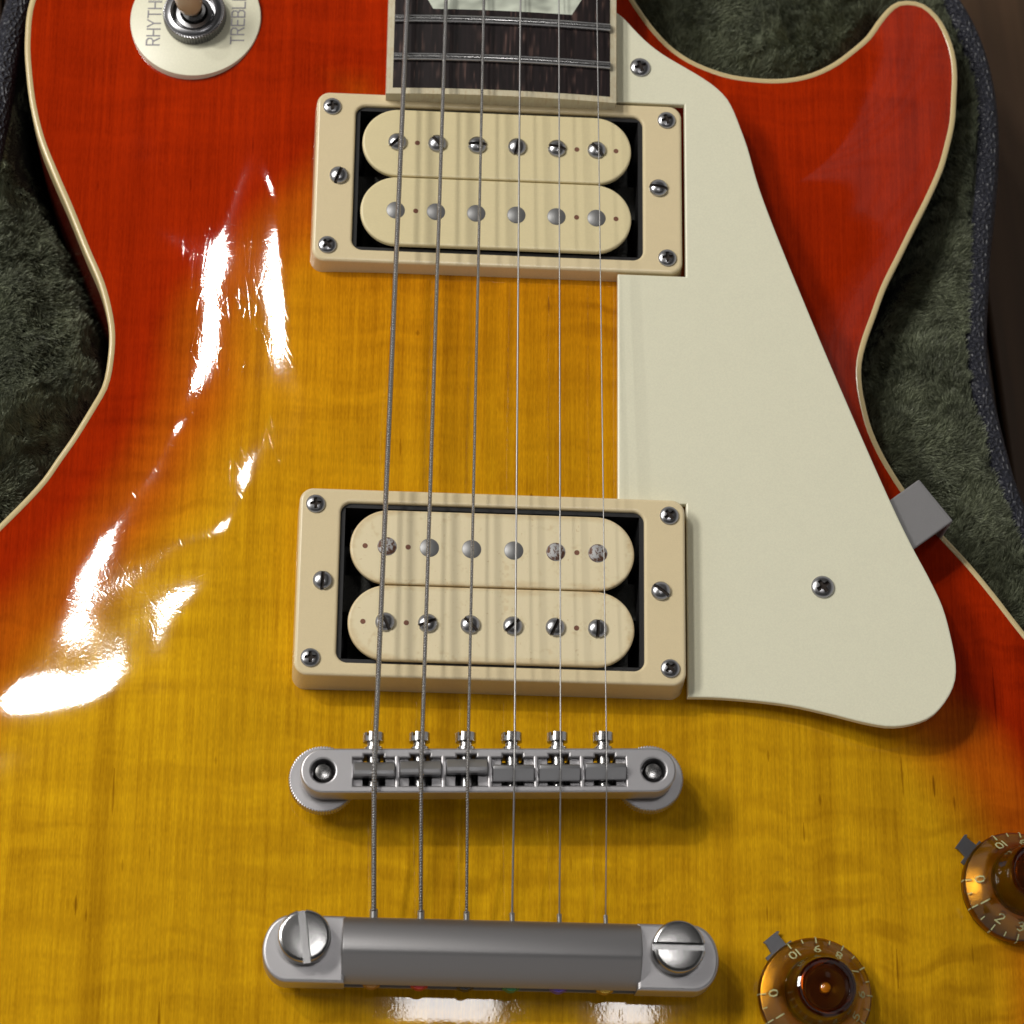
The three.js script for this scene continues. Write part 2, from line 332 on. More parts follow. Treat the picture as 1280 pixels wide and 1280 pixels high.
// colour of the top: dye, figure, grain, mineral streaks
const TX0 = -150, TX1 = 150, TZ0 = -75, TZ1 = 265, TN = 2048;
const streaks = [   // x, z, length, width, darkness: short dark mineral lines in the maple
  [-85, 186, 12, 0.22, 0.5], [-92, 212, 5, 0.3, 0.6], [-89.5, 214.5, 3, 0.25, 0.4], [-76, 200, 5, 0.2, 0.35], [-72, 238, 9, 0.3, 0.55], [-82, 203, 3, 0.25, 0.35], [-62, 178, 2, 0.3, 0.3], [98, 176, 11, 0.25, 0.5], [105.6, 178, 6, 0.28, 0.6], [110.4, 182, 4, 0.28, 0.45], [74, 191, 5, 0.25, 0.5], [95, 222, 9, 0.25, 0.5], [113, 218, 5, 0.22, 0.4], [122, 155, 16, 0.3, 0.5], [66, 173, 3, 0.25, 0.45], [78, 183, 3, 0.3, 0.4], [13.8, 61.5, 5, 0.25, 0.5], [-21.5, 100, 5, 0.22, 0.4], [10, 111, 1.5, 0.4, 0.5], [-18, 70, 1.5, 0.4, 0.4], [-98, 30, 3, 0.25, 0.3], [-75, 30, 4, 0.25, 0.3], [-60, 20, 5, 0.25, 0.3], [65, 210, 4, 0.2, 0.4], [20, 200, 4, 0.2, 0.3]];
const cO = [0.45, 0.09, 0.003], cR = [0.355, 0.0195, 0.001];
const topMap = dataTex(TN, TN, (i, j) => {
  const x = lerp(TX0, TX1, i / TN), z = lerp(TZ0, TZ1, j / TN), d = bodyD.at(x, z) + 2.5 * (noise(x * 0.06, z * 0.06) - 0.5);
  const zt = sstep(150, 40, z), cY = [0.585, lerp(0.305, 0.226, zt), lerp(0.006, 0.004, zt)];
  // the burst, wider at the neck end and round the cutaway
  const up = sstep(72, 0, z), rt = sstep(20, 75, x);
  const low = sstep(115, 165, z), a = 7 + 62 * up + (22 - 12 * low) * rt * (1 - up), b = 43 + 75 * up + (22 - 14 * low) * rt * (1 - up), t = clamp((d - a) / (b - a), 0, 1);
  let c = t < 0.42 ? cR.map((v, k) => lerp(v, cO[k], sstep(0, 1, t / 0.42))) : cO.map((v, k) => lerp(v, cY[k], sstep(0, 1, (t - 0.42) / 0.58)));
  // bookmatched flame: soft bands across the grain
  const side = x < 1.5 ? 0 : 1, xx = x * (side ? 1 : 0.8), w = z + 2.4 * noise(xx * 0.05 + side * 40, z * 0.03) + 2 * noise(xx * 0.2 + 9, z * 0.08);
  const amp = 0.25 + 1.0 * noise(xx * 0.06 + 30 + side * 17, z * 0.03), fl = (fbm(xx * 0.05 + side * 50, w * 0.30) - 0.5) * amp;
  const grain = noise(x * 1.3 + 1.5 * noise(z * 0.02, 3), z * 0.012) - 0.5, fine = noise(x * 4.2, z * 0.09) - 0.5, tiny = noise(x * 6, z * 1.1) - 0.5;
  let k = 1 + 0.36 * fl + 0.17 * grain + 0.23 * fine + 0.2 * tiny;
  const fig2 = sstep(0.50, 0.9, noise(xx * 0.075 + 70, w * 0.42 + 3 * noise(xx * 0.11, 5))) * sstep(0.35, 0.75, noise(xx * 0.03 + 12 + side * 9, z * 0.018 + 4)); k *= 1 - (side ? 0.22 : 0.09) * fig2;
  const ring = Math.pow(noise(x * 0.33 + 0.6 * noise(z * 0.01, 8), 4), 3); k *= 1 - 0.3 * ring * noise(x * 0.2, z * 0.012);
  for (const s of streaks) { const e = Math.abs(z - s[1]) / (s[2] / 2); if (e < 1) { const g = Math.abs(x - s[0] - 0.02 * (z - s[1])) / (s[3] * (1.1 - e)); if (g < 2.5) k *= 1 - s[4] * Math.exp(-g * g); } }
  const warm = clamp(1 - k, -0.3, 0.5);
  c = [c[0] * k, c[1] * Math.pow(Math.max(k, 0.05), 1.15) * (1 - 0.1 * warm), c[2] * k];
  return c.map(toS);
}, true);
// the lacquer: slight waviness and fine scratches, thickest where an arm rubs
const LN = 2048, lac = new Float32Array(LN * LN).fill(0.6);
{
  const px = (x) => ((x - TX0) / (TX1 - TX0)) * LN, pz = (z) => ((z - TZ0) / (TZ1 - TZ0)) * LN;
  const scratch = (x, z, a, len, depth, bend) => {
    let X = px(x), Z = pz(z); const n = Math.round(len * 7);
    for (let i = 0; i < n; i++) {
      a += bend; X += Math.cos(a); Z += Math.sin(a); const u = X | 0, w = Z | 0; if (u < 1 || w < 1 || u > LN - 2 || w > LN - 2) return;
      const e = 0.38 * depth * Math.sin((Math.PI * i) / n); lac[w * LN + u] -= e; lac[w * LN + u + 1] -= e * 0.4; lac[(w + 1) * LN + u] -= e * 0.4;
    }
  };
  for (let i = 0; i < 1500; i++) { const x = -75 + 32 * (rnd() + rnd() + rnd() - 1.5), z = 75 + 80 * (rnd() + rnd() - 1); scratch(x, z, rnd() < 0.6 ? 1.2 + 0.7 * (rnd() - 0.5) : rnd() * 6.28, 2 + 12 * rnd() * rnd(), 0.05 + 0.22 * rnd() * rnd(), 0.012 * (rnd() - 0.5)); }
  for (let i = 0; i < 150; i++) { const t = rnd(); scratch(lerp(-70, -58, t) + 26 * (rnd() - 0.5), lerp(25, 110, t), 1.35 + 0.9 * (rnd() - 0.5), 4 + 16 * rnd() * rnd(), 0.14 + 0.3 * rnd(), 0.006 * (rnd() - 0.5)); }
  for (let i = 0; i < 900; i++) scratch(lerp(-125, -40, rnd()), lerp(100, 262, rnd()), rnd() * 6.28, 1 + 9 * rnd() * rnd(), 0.04 + 0.2 * rnd() * rnd(), 0.02 * (rnd() - 0.5));
  for (let i = 0; i < 420; i++) scratch(lerp(-40, 60, rnd()), lerp(205, 262, rnd()), rnd() * 6.28, 1 + 8 * rnd() * rnd(), 0.03 + 0.16 * rnd() * rnd(), 0.02 * (rnd() - 0.5));
  for (let i = 0; i < 500; i++) scratch(lerp(-120, 130, rnd()), lerp(-30, 262, rnd()), rnd() * 6.28, 1 + 6 * rnd(), 0.04 + 0.15 * rnd() * rnd(), 0);
}
const lacMap = dataTex(LN, LN, (i, j) => { const v = lac[j * LN + i] + 0.05 * (noise(i * 0.07, j * 0.07) - 0.5) + 0.04 * (noise(i * 0.35, j * 0.35) - 0.5); return [v, v, v]; }, false);
const topMat = new THREE.MeshPhysicalMaterial({ map: topMap, roughness: 0.035, bumpMap: lacMap, bumpScale: 0.00003, specularIntensity: 0.65 });
const ringRects = [[0.9, 31.3, 72, 40], [0.4, 137, 72, 40]];
const inTop = (x, z) => {
  let v = bodyD.at(x, z) - 1.2;
  for (const [cx, cz, w, h] of ringRects) v = Math.min(v, Math.max(Math.abs(x - cx) - w / 2, Math.abs(z - cz) - h / 2));
  return v;
};
const body = mesh('body', sheet(bodyD, inTop, bodyY, (x, z) => [(x - TX0) / (TX1 - TX0), (z - TZ0) / (TZ1 - TZ0)], 1.5), topMat, guitar);
const bindingMat = std(0.62, 0.49, 0.25, 0.22);
mesh('binding', sweep(bodyLine, [[-1.55, (x, z) => bodyY(x, z) - 0.4], [-1.5, (x, z) => bodyY(x, z) + 0.04], [-0.7, (x, z) => bodyY(x, z) + 0.05], [-0.25, (x, z) => bodyY(x, z) - 0.05], [-0.05, (x, z) => bodyY(x, z) - 0.35], [0, (x, z) => bodyY(x, z) - 0.8], [0, EDGE - 7]]), bindingMat, body);
mesh('body_side', join(sweep(bodyLine, [[-0.3, EDGE - 6.9], [-0.05, EDGE - 7], [-0.05, EDGE - 46], [-1, EDGE - 49], [-3, EDGE - 50.5]]), slab(S2(bodyLine.filter((_, i) => i % 4 === 0)), -61.5, -60.5, 0)), std(0.11, 0.012, 0.006, 0.15), body);

// --- plastics and metals
const speck = dataTex(256, 256, (i, j) => { const v = 0.975 + 0.012 * fbm(i * 0.08, j * 0.08) + 0.03 * (hash(i, j) - 0.5); return [v, v * 0.995, v * 0.975]; }, true, true);
const ivory = std(0.81, 0.80, 0.64, 0.34, 0, { map: speck }), ringCream = std(0.78, 0.66, 0.43, 0.2, 0, { map: speck });
const bobbinCream = std(0.79, 0.69, 0.43, 0.24, 0, { map: speck });
const stainTex = dataTex(512, 256, (i, j) => {
  const x = (i / 512) * 68 - 34, z = (j / 256) * 19 - 9.5, ex = Math.max(0, Math.abs(x) - 24), edge = 9.1 - Math.hypot(ex, z), n = fbm(x * 0.35 + 4, z * 0.35 + 8), f = noise(x * 1.7, z * 1.7);
  let s = 0.3 * sstep(0.55, 0.8, n) * sstep(0.35, 0.85, f) + 0.45 * sstep(2.2, 0, edge + 2.6 * (fbm(x * 0.2, z * 0.5) - 0.35));
  s += 0.5 * sstep(0.93, 0.98, noise(x * 2.1 + 90, z * 2.1));
  return [toS(0.80 * (1 - 0.33 * s)), toS(0.70 * (1 - 0.5 * s)), toS(0.46 * (1 - 0.7 * s))];
}, true);
const bobbinStained = std(1, 1, 1, 0.3, 0, { map: stainTex });
const scuff = dataTex(256, 256, (i, j) => { const v = 0.55 + 0.5 * fbm(i * 0.04, j * 0.04) + 0.3 * (noise(i * 0.4, j * 0.4) - 0.5); return [v, v, v]; }, false, true);
const cast = dataTex(128, 128, (i, j) => { const v = 0.5 + 0.5 * (noise(i * 0.5, j * 0.5) - 0.5) + 0.3 * (hash(i, j) - 0.5); return [v, v, v]; }, false, true);
const nickel = std(0.43, 0.425, 0.42, 0.30, 1, { roughnessMap: scuff }), screwMetal = std(0.40, 0.40, 0.41, 0.28, 1), dullMetal = std(0.40, 0.395, 0.40, 0.5, 1, { bumpMap: cast, bumpScale: 0.00002 });
const castMetal = std(0.49, 0.48, 0.49, 0.42, 1, { bumpMap: cast, bumpScale: 0.000012 }), barMetal = std(0.31, 0.305, 0.31, 0.52, 1, { bumpMap: cast, bumpScale: 0.000015 });
const saddleMetal = std(0.36, 0.36, 0.37, 0.38, 1), stringSteel = std(0.34, 0.335, 0.33, 0.4, 1), bracketMetal = std(0.27, 0.265, 0.27, 0.55, 0.5, { bumpMap: cast, bumpScale: 0.00003 });
const black = std(0.012, 0.012, 0.013, 0.45), blackGloss = std(0.014, 0.009, 0.008, 0.15), slotShade = std(0.025, 0.018, 0.014, 0.9);
const rustTex = dataTex(64, 64, (i, j) => { const s = sstep(0.42, 0.6, fbm(i * 0.16, j * 0.16)); return [toS(lerp(0.42, 0.11, s)), toS(lerp(0.42, 0.05, s)), toS(lerp(0.42, 0.03, s))]; }, true, true);
const slugMetal = std(0.26, 0.26, 0.26, 0.5, 0.8), rusty = std(1, 1, 1, 0.6, 0.45, { map: rustTex }), copper = std(0.20, 0.085, 0.05, 0.6, 0.2);

// --- screws
const ball = (r, R, h) => { const a = []; for (let i = 0; i <= 8; i++) { const t = i / 8; a.push([r * Math.cos(t * Math.PI / 2) + 1e-3, h + R * Math.sin(t * Math.PI / 2)]); } return lathe([[0.001, -2], [r, -2], [r, h], ...a.slice(1)], 32); };
const mmGeo = (g) => g.scale(MM, MM, MM);
const slotScrewGeo = mmGeo(cut(ball(2.3, 1.15, 0.1), box(6, 3, 0.8, 0, 1.3, 0)));
const crossGeo = mmGeo(cut(ball(2.25, 0.75, 0.15), box(2.7, 3, 0.78, 0, 0.9, 0), box(0.78, 3, 2.7, 0, 0.9, 0), cyl(0.85, 0.3, 2.4, 0, 0.3, 0, 12)));
const slotShadeGeo = mmGeo(box(4.1, 0.3, 0.78, 0, 0.25, 0)), crossShadeGeo = mmGeo(join(box(2.68, 0.3, 0.76, 0, 0.12, 0), box(0.76, 0.3, 0.96, 0, 0.12, 0.86), box(0.76, 0.3, 0.96, 0, 0.12, -0.86)));  // dark plates standing in for the shade inside screw slots and crosses
function slotScrew(name, x, y, z, deg, parent, mat = screwMetal) { const m = put(name, slotScrewGeo, mat, parent); m.position.set(x * MM, y * MM, z * MM); m.rotation.y = (deg * Math.PI) / 180; const q = put('slot_shade', slotShadeGeo, slotShade, parent); q.position.copy(m.position); q.rotation.y = m.rotation.y; return m; }
function crossScrew(name, x, y, z, deg, parent, k = 1) {
  const m = put(name, crossGeo, screwMetal, parent); m.position.set(x * MM, y * MM, z * MM); m.rotation.y = (deg * Math.PI) / 180; m.scale.setScalar(k);
  const q = put('recess_shade', crossShadeGeo, slotShade, parent); q.position.copy(m.position); q.rotation.y = m.rotation.y; q.scale.setScalar(k);
  return m;
}

// --- fingerboard
const boardTex = dataTex(512, 512, (i, j) => { const x = i / 512, y = j / 512, g = noise(x * 150 + 3 * noise(y * 4, 2), y * 9), p = Math.pow(noise(x * 110 + 2 * y, y * 22 + 5), 7), k = 0.6 + 0.8 * g; return [toS(0.014 * k + 0.13 * p), toS(0.0085 * k + 0.075 * p), toS(0.009 * k + 0.06 * p)]; }, true);
const arch = (x) => 10.2 - (x * x) / 610;
function archStrip(x0, x1, z0, z1, dy, bottom, n = 24, zEdge) {      // a block whose top follows the radius of the fingerboard
  const s = new THREE.Shape(); s.moveTo(x0, bottom); for (let i = 0; i <= n; i++) { const x = lerp(x0, x1, i / n); s.lineTo(x, arch(x) + dy); } s.lineTo(x1, bottom);
  const g = new THREE.ExtrudeGeometry(s, { depth: z1 - z0, bevelEnabled: false }); g.translate(0, 0, z0); return g;
}
const FB = 26.9, FX = 1.05, bWhite = std(0.62, 0.57, 0.43, 0.35, 0, { map: dataTex(256, 64, (i, j) => { const s = 0.5 * Math.pow(fbm(i * 0.09, j * 0.2), 2) + 0.3 * (hash(i, 3) < 0.03 ? 1 : 0); return [toS(1 - 0.35 * s), toS(1 - 0.6 * s), toS(0.95 - 0.8 * s)]; }, true, true) });
const board = mesh('fingerboard', (() => { const g = archStrip(-FB, FB, -62, 8.6, 0, -6); const p = g.attributes.position, uv = g.attributes.uv; for (let i = 0; i < p.count; i++) uv.setXY(i, p.getX(i) / 60 + 0.5, p.getZ(i) / 80 + 0.85); return g.translate(FX, 0, 0); })(), std(0.8, 0.8, 0.8, 0.55, 0, { map: boardTex, specularIntensity: 0.5 }), guitar);
mesh('board_binding', planarUV(join(archStrip(-FB - 1.6, -FB, -62, 10.2, -0.1, -6, 4).translate(FX, 0, 0), archStrip(FB, FB + 1.6, -62, 10.2, -0.1, -6, 4).translate(FX, 0, 0), archStrip(-FB, FB, 8.6, 10.2, -0.12, -6).translate(FX, 0, 0)), 14), bWhite, board);
for (const z of [0.3, -10.3, -21.5, -33.4, -46, -59.3]) {
  const pts = []; for (let i = 0; i <= 16; i++) { const x = lerp(-FB + 0.1, FB - 0.1, i / 16); pts.push(V(x + FX, arch(x) + 0.25, z)); }
  const g = new THREE.TubeGeometry(new THREE.CatmullRomCurve3(pts), 32, 1.15, 12); mesh('fret', g, nickel, board);
}
{
  const pearl = std(0.74, 0.75, 0.70, 0.2, 0, { map: dataTex(256, 128, (i, j) => { const a = fbm(i * 0.03 + 2 * noise(j * 0.03, 1), j * 0.05), b = Math.pow(noise(i * 0.06 + j * 0.05, j * 0.09 - i * 0.02), 2); const v = 0.62 + 0.5 * a - 0.35 * b; return [toS(v * 0.95), toS(v), toS(v * 0.9)]; }, true) });
  const g = new THREE.BufferGeometry(), pos = [], uv = [], idx = [], n = 24;
  for (let i = 0; i <= n; i++) for (const [k, za, x0, x1] of [[0, -13.3, -16.3, 18.3], [1, -20, -20, 22]]) { const x = lerp(x0, x1, i / n); pos.push(x, arch(x - FX) + 0.06, za); uv.push(x / 44 + 0.5, za / 22 + 1); if (k && i < n) { const a = 2 * i; idx.push(a, a + 2, a + 1, a + 1, a + 2, a + 3); } }
  g.setAttribute('position', new THREE.Float32BufferAttribute(pos, 3)); g.setAttribute('uv', new THREE.Float32BufferAttribute(uv, 2)); g.setIndex(idx); g.computeVertexNormals();
  mesh('inlay', g, pearl, board, 'pearly white inlay');
}

// --- pickups
const stadium = (l, r) => { const s = new THREE.Shape(); s.absarc(l / 2 - r, 0, r, -Math.PI / 2, Math.PI / 2); s.absarc(-l / 2 + r, 0, r, Math.PI / 2, Math.PI * 1.5); return s; };
const eyeletGeo = mmGeo(cyl(0.62, 0.62, 0.2, 0, 0, 0, 16)), slugGeo = mmGeo(lathe([[0.001, -3], [2.25, -3], [2.25, 0.05], [2.05, 0.22], [0.001, 0.26]], 28));
function pickup(label, cx, cz, top, turn, o) {
  const P = group('pickup', cx, 0, cz, guitar, label); P.rotation.y = turn;
  const shape = roundRect(90.4, 45.4, 3.2); shape.holes.push(roundRect(71.2, 38.9, 2.6, THREE.Path));
  const g = slab(shape, -1.5, top, 0.7, 4, 10), p = g.attributes.position;
  for (let i = 0; i < p.count; i++) { const k = clamp((top - p.getY(i)) / top, 0, 1), x = p.getX(i), z = p.getZ(i); if (Math.abs(x) > 40 || Math.abs(z) > 20.5) { p.setX(i, x * (1 + 0.010 * k)); p.setZ(i, z * (1 + 0.03 * k)); } }
  mesh('mounting_ring', planarUV(g, 30), ringCream, P);
  const wh = top - 1.1 + 19, wall = (w, d, x, z) => box(w, wh, d, x, -19 + wh / 2, z);
  mesh('cavity', join(wall(70.4, 1.2, 0, -19.0), wall(70.4, 1.2, 0, 19.0), wall(1.2, 36.6, -35.1, 0), wall(1.2, 36.6, 35.1, 0), box(70, 1, 38, 0, -19.6, 0)), black, P);
  mesh('baseplate', join(box(66, 1, 34, 0, top - 13, 0), box(10, 1.4, 9, -33, top - 10, 0), box(10, 1.4, 9, 33, top - 10, 0)), std(0.06, 0.06, 0.055, 0.5, 0.6, { bumpMap: scuff, bumpScale: 0.0004 }), P);
  const row = (z, len, mat, dots) => {
    const bg = slab(stadium(len, 9.05), -1.9, 0, 0.55, 4, 24), bp = bg.attributes.position, uv = bg.attributes.uv;
    for (let i = 0; i < bp.count; i++) uv.setXY(i, bp.getX(i) / 68 + 0.5, (z > 0 ? 1 : -1) * bp.getZ(i) / 19 + 0.5);
    const b = mesh('bobbin', bg, mat, P); b.position.set(o.dx * MM, (top + o.lift) * MM, (z + o.dz) * MM);
    mesh('coil', slab(stadium(len - 4, 7.6), -11, -1.95, 0.1, 1, 20).translate(o.dx, top + o.lift, z + o.dz), blackGloss, P);
    for (const x of dots) { const e = put('eyelet', eyeletGeo, copper, P); e.position.set((x + o.dx) * MM, (top + o.lift - 0.06) * MM, (z + o.dz) * MM); }
  };
  row(-9.2, 66.4, o.mat, o.dots[0]); row(9.2, 66.4, o.mat, o.dots[1]);
  for (let i = 0; i < 6; i++) {
    const x = (i - 2.5) * 9.84 + o.dx, y = top + o.lift;
    slotScrew('pole_screw', x, y + 0.15, o.screwRow * 9.2 + o.dz, o.angles[i], P);
    const s = put('slug', slugGeo, o.rust.includes(i) ? rusty : slugMetal, P, o.rust.includes(i) ? 'rust spotted slug' : undefined); s.position.set(x * MM, y * MM, (-o.screwRow * 9.2 + o.dz) * MM);
  }
  o.corner.forEach((a, i) => crossScrew('ring_screw', [-41.5, 41.5, 41.5, -41.5][i], top + 0.1, [-18.7, -18.7, 18.7, 18.7][i], a, P));
  slotScrew('height_screw', -39.3, top + 0.25, 0, o.sides[0], P); slotScrew('height_screw', 39.4, top + 0.25, 0, o.sides[1], P);
  return P;
}
pickup('clean cream pickup beside the end of the fingerboard', 0.95, 31.2, 5, 0, { dx: -0.6, dz: 0, lift: 1, mat: bobbinCream, screwRow: -1, rust: [], angles: [40, -50, 0, 78, -12, -48], corner: [8, 20, 5, 40], sides: [70, -10], dots: [[-19.7, 19.7, 29.4], [-19.7, 19.7, 29.4]] });
pickup('stained cream pickup beside the bridge', 0.4, 137.1, 10, 0, { dx: 0, dz: 0.6, lift: 0.6, mat: bobbinStained, screwRow: 1, rust: [0, 4, 5], angles: [-62, 22, -44, 42, 66, 88], corner: [5, 38, 42, 3], sides: [88, -35], dots: [[-29.7, -19.7, 19.7], [-29.7, -19.7, 19.7]] });

// --- pickguard and its bracket
const guardEdge = spline([[29.9, -17.3], [31.7, -15.9], [34.3, -12.9], [38.1, -8.9], [42.2, -5.7], [46.8, -2.9], [51.2, -0.2], [55, 2.6], [57.6, 5.4], [59.1, 8.2], [60.9, 13.2], [62.6, 18.5], [65.8, 31], [77.8, 64.9], [96, 111.8], [100.7, 122.5], [104.6, 130.5], [107.4, 137.2], [109.2, 145.2], [110, 151.5], [109.5, 155.6], [107.4, 159.9], [103.8, 163.9], [99.6, 165.8], [94.3, 166.7], [88.9, 166.1], [79.5, 164], [71.4, 162.4], [62.7, 161.5], [52.6, 161], [46.6, 161.1]], 130);
const guard = mesh('pickguard', planarUV(slab(S2([...guardEdge, [46.6, 113.6], [30.3, 113.6], [30.3, 54.6], [47.0, 54.6], [47.0, 7.9], [29.9, 7.9]]), 2.8, 5, 0.35, 2), 60), ivory, guitar);
crossScrew('guard_screw', 35.9, 5.1, -1.9, 20, guard, 1.13); crossScrew('guard_screw', 78.8, 5.1, 133.2, 35, guard, 1.22);
{
  const br = group('pickguard_bracket', 103.2, 0, 112.6, guitar); br.rotation.y = -Math.PI / 180 * 52.5;     // local x along the edge, local -z outwards
  mesh('bracket_plate', join(box(13, 1.1, 26, 0, 2.2, 8.2, 0.4), box(13, 30, 1.1, 0, -12.3, -4.6, 0.4)), bracketMetal, br);
}

// --- bridge
const bridge = group('bridge', 0, 0, 182.9, guitar); bridge.rotation.y = 0.0309;
{
  const s = stadium(84.6, 5.1), hole = (x, r) => { const h = new THREE.Path(); h.absarc(x, 0, r, 0, Math.PI * 2); return h; };
  s.holes.push(hole(-37.3, 2.75), hole(37.2, 2.75));
  for (let i = 0; i < 6; i++) { const x = -25.9 + i * 10.42; const h = new THREE.Path(); h.setFromPoints([[-4.6, 3.5], [4.6, 3.5], [4.6, -2.9], [2.2, -2.9], [2.2, -3.7], [-2.2, -3.7], [-2.2, -2.9], [-4.6, -2.9]].map(([a, b]) => new THREE.Vector2(x + a, -b))); s.holes.push(h); }
  const led = []; for (let i = 0; i < 6; i++) { const x = -25.9 + i * 10.42; led.push(box(2, 4, 6.3, x - 3.6, 13.6, 0.3), box(2, 4, 6.3, x + 3.6, 13.6, 0.3)); }
  mesh('bridge_body', planarUV(join(slab(s, 10.2, 17, 0.4, 3, 20), ...led), 16), castMetal, bridge);
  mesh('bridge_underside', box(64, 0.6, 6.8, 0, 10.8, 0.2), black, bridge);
  for (const x of [-37.3, 37.2]) {
    const n = 72, w = new THREE.Shape(); for (let i = 0; i < 2 * n; i++) { const a = (i * Math.PI) / n, r = i % 2 ? 7.75 : 7.5; w[i ? 'lineTo' : 'moveTo'](r * Math.cos(a), r * Math.sin(a)); }
    mesh('thumbwheel', planarUV(slab(w, 5.9, 9.3, 0.25, 2), 12).translate(x, 0, 0), castMetal, bridge);
    mesh('post', lathe([[0.001, 0], [2.2, 0], [2.2, 15.2], [1.7, 15.9], [0.001, 16.2]], 28).translate(x, 0, 0), nickel, bridge);
  }
  const prof = (flip) => { const q = new THREE.Shape(); [[-1.2, 16.7], [-1.2, 18.6], [-0.9, 19.0], [-0.3, 19.1], [1.8, 17.5], [2.0, 17.2], [2.0, 16.7]].forEach(([a, b], i) => q[i ? 'lineTo' : 'moveTo'](flip ? -a : a, b)); const g = new THREE.ExtrudeGeometry(q, { depth: 8.6, bevelEnabled: true, bevelSize: 0.15, bevelThickness: 0.3, bevelSegments: 2 }); g.translate(0, 0, -4.3); g.rotateY(-Math.PI / 2); return g; };
  const sz = [0.3, 0, -0.4, 0.5, 0.45, 0.2];
  const screwHead = cut(new THREE.CylinderGeometry(2.35, 2.35, 2, 32).rotateX(Math.PI / 2), box(0.7, 6, 1.6, 0, 0, -0.9).rotateZ(0.6));
  for (let i = 0; i < 6; i++) {
    const x = -25.9 + i * 10.42;
    const gr = [1.2, 0.95, 0.7, 0.5, 0.45, 0.4][i];
    mesh('saddle', cut(mergeVertices(T(prof(i < 3), 0, 0, 0)), new THREE.CylinderGeometry(gr / 2, gr / 2, 8, 12).rotateX(Math.PI / 2).translate(0, 19.1, 0)).translate(x, 0, sz[i]), saddleMetal, bridge);
    mesh('saddle_screw', join(screwHead.clone().translate(x, 14.2, -8.2), cyl(1.5, 1.5, 2.6, 0, 0, 0, 20).rotateX(Math.PI / 2).translate(x, 14.2, -6.2), cyl(2.1, 2.1, 0.8, 0, 0, 0, 24).rotateX(Math.PI / 2).translate(x, 14.2, -5.5), cyl(1.55, 1.55, 8.4, 0, 0, 0, 20).rotateX(Math.PI / 2).translate(x, 14.2, -0.8)), nickel, bridge);
  }
}

// --- tailpiece
const tail = group('tailpiece', 1.0, 0, 223.3, guitar);
{
  const q = new THREE.Shape(), prof = [[-7.3, 5.2], [-7.6, 8], [-7.5, 11], [-6.7, 13.2], [-5, 14.9], [-2.6, 16.25], [-0.6, 16.78], [0.6, 16.86], [1.3, 16.7], [1.9, 16.25], [3.8, 14.7], [5.6, 12.9], [6.8, 11.2], [7.3, 9.9], [7.2, 9.2], [5.2, 8.8], [5.2, 6.6], [7.2, 6.2], [7.2, 5.2]];
  prof.forEach(([a, b], i) => q[i ? 'lineTo' : 'moveTo'](a, b));
  const bar = new THREE.ExtrudeGeometry(q, { depth: 65.4, bevelEnabled: true, bevelSize: 0.25, bevelThickness: 0.5, bevelSegments: 2, bevelOffset: -0.25 }); bar.translate(0, 0, -32.7); bar.rotateY(-Math.PI / 2);
  mesh('tail_bar', toCreasedNormals(planarUV(bar, 16), 0.5).translate(0.4, 0, 0), barMetal, tail);
  const ear = (sg) => { const e = new THREE.Shape(); e.moveTo(32.5, 7.4); e.lineTo(45.2, 7.4); e.bezierCurveTo(49.8, 6.6, 50.9, 1.5, 50.7, -1.2); e.bezierCurveTo(50.4, -4.6, 48.4, -7.2, 45.6, -7.6); e.lineTo(32.5, -7.6); e.closePath(); const g = planarUV(slab(e, 4.6, 12.6, 0.7, 4, 16), 16); if (sg < 0) { g.rotateY(Math.PI); g.scale(1, 1, -1); const ix = g.index; const p = g.attributes; const n = p.position.count; for (let i = 0; i < n; i += 3) for (const k of ['position', 'normal', 'uv']) { const A = p[k], s = A.itemSize; for (let c = 0; c < s; c++) { const t = A.array[(i + 1) * s + c]; A.array[(i + 1) * s + c] = A.array[(i + 2) * s + c]; A.array[(i + 2) * s + c] = t; } } } return g; };
  mesh('tail_end', ear(-1).translate(0.4, 0, 0), castMetal, tail); mesh('tail_end', ear(1).translate(0.4, 0, 0), castMetal, tail);
  for (const [x, a, tx, tz] of [[-41.1, 98, 0.02, -0.01], [41.3, 0, 0.03, -0.02]]) {
    const head = cut(lathe([[0.001, 4], [4.4, 4], [4.4, 12.4], [5.75, 12.5], [5.85, 12.9], [5.85, 17.1], [5.65, 17.5], [5.2, 17.75], [4.9, 17.8], [2.5, 17.87], [0.001, 17.9]], 56), box(16, 6, 1.75, 0, 18.7, 0));
    const st = mesh('stud', head, nickel, tail); st.position.set(x * MM, 0, -2.0 * MM); st.rotation.set(tx, (a * Math.PI) / 180, tz);
  }
  const colours = [[0.35, 0.16, 0.03], [0.45, 0.03, 0.03], [0.02, 0.02, 0.02], [0.02, 0.16, 0.06], [0.10, 0.05, 0.30], [0.5, 0.33, 0.06]];
  [-26, -15.4, -5.2, 5, 15.6, 26].forEach((x, i) => mesh('ball_end', join(new THREE.CylinderGeometry(1.95, 1.95, 3, 20).translate(x, 7.6, 5.9), new THREE.TorusGeometry(1.5, 0.5, 8, 20).translate(x, 7.6, 7)), std(...colours[i], 0.4, i === 5 ? 0.8 : 0.2), tail));
}

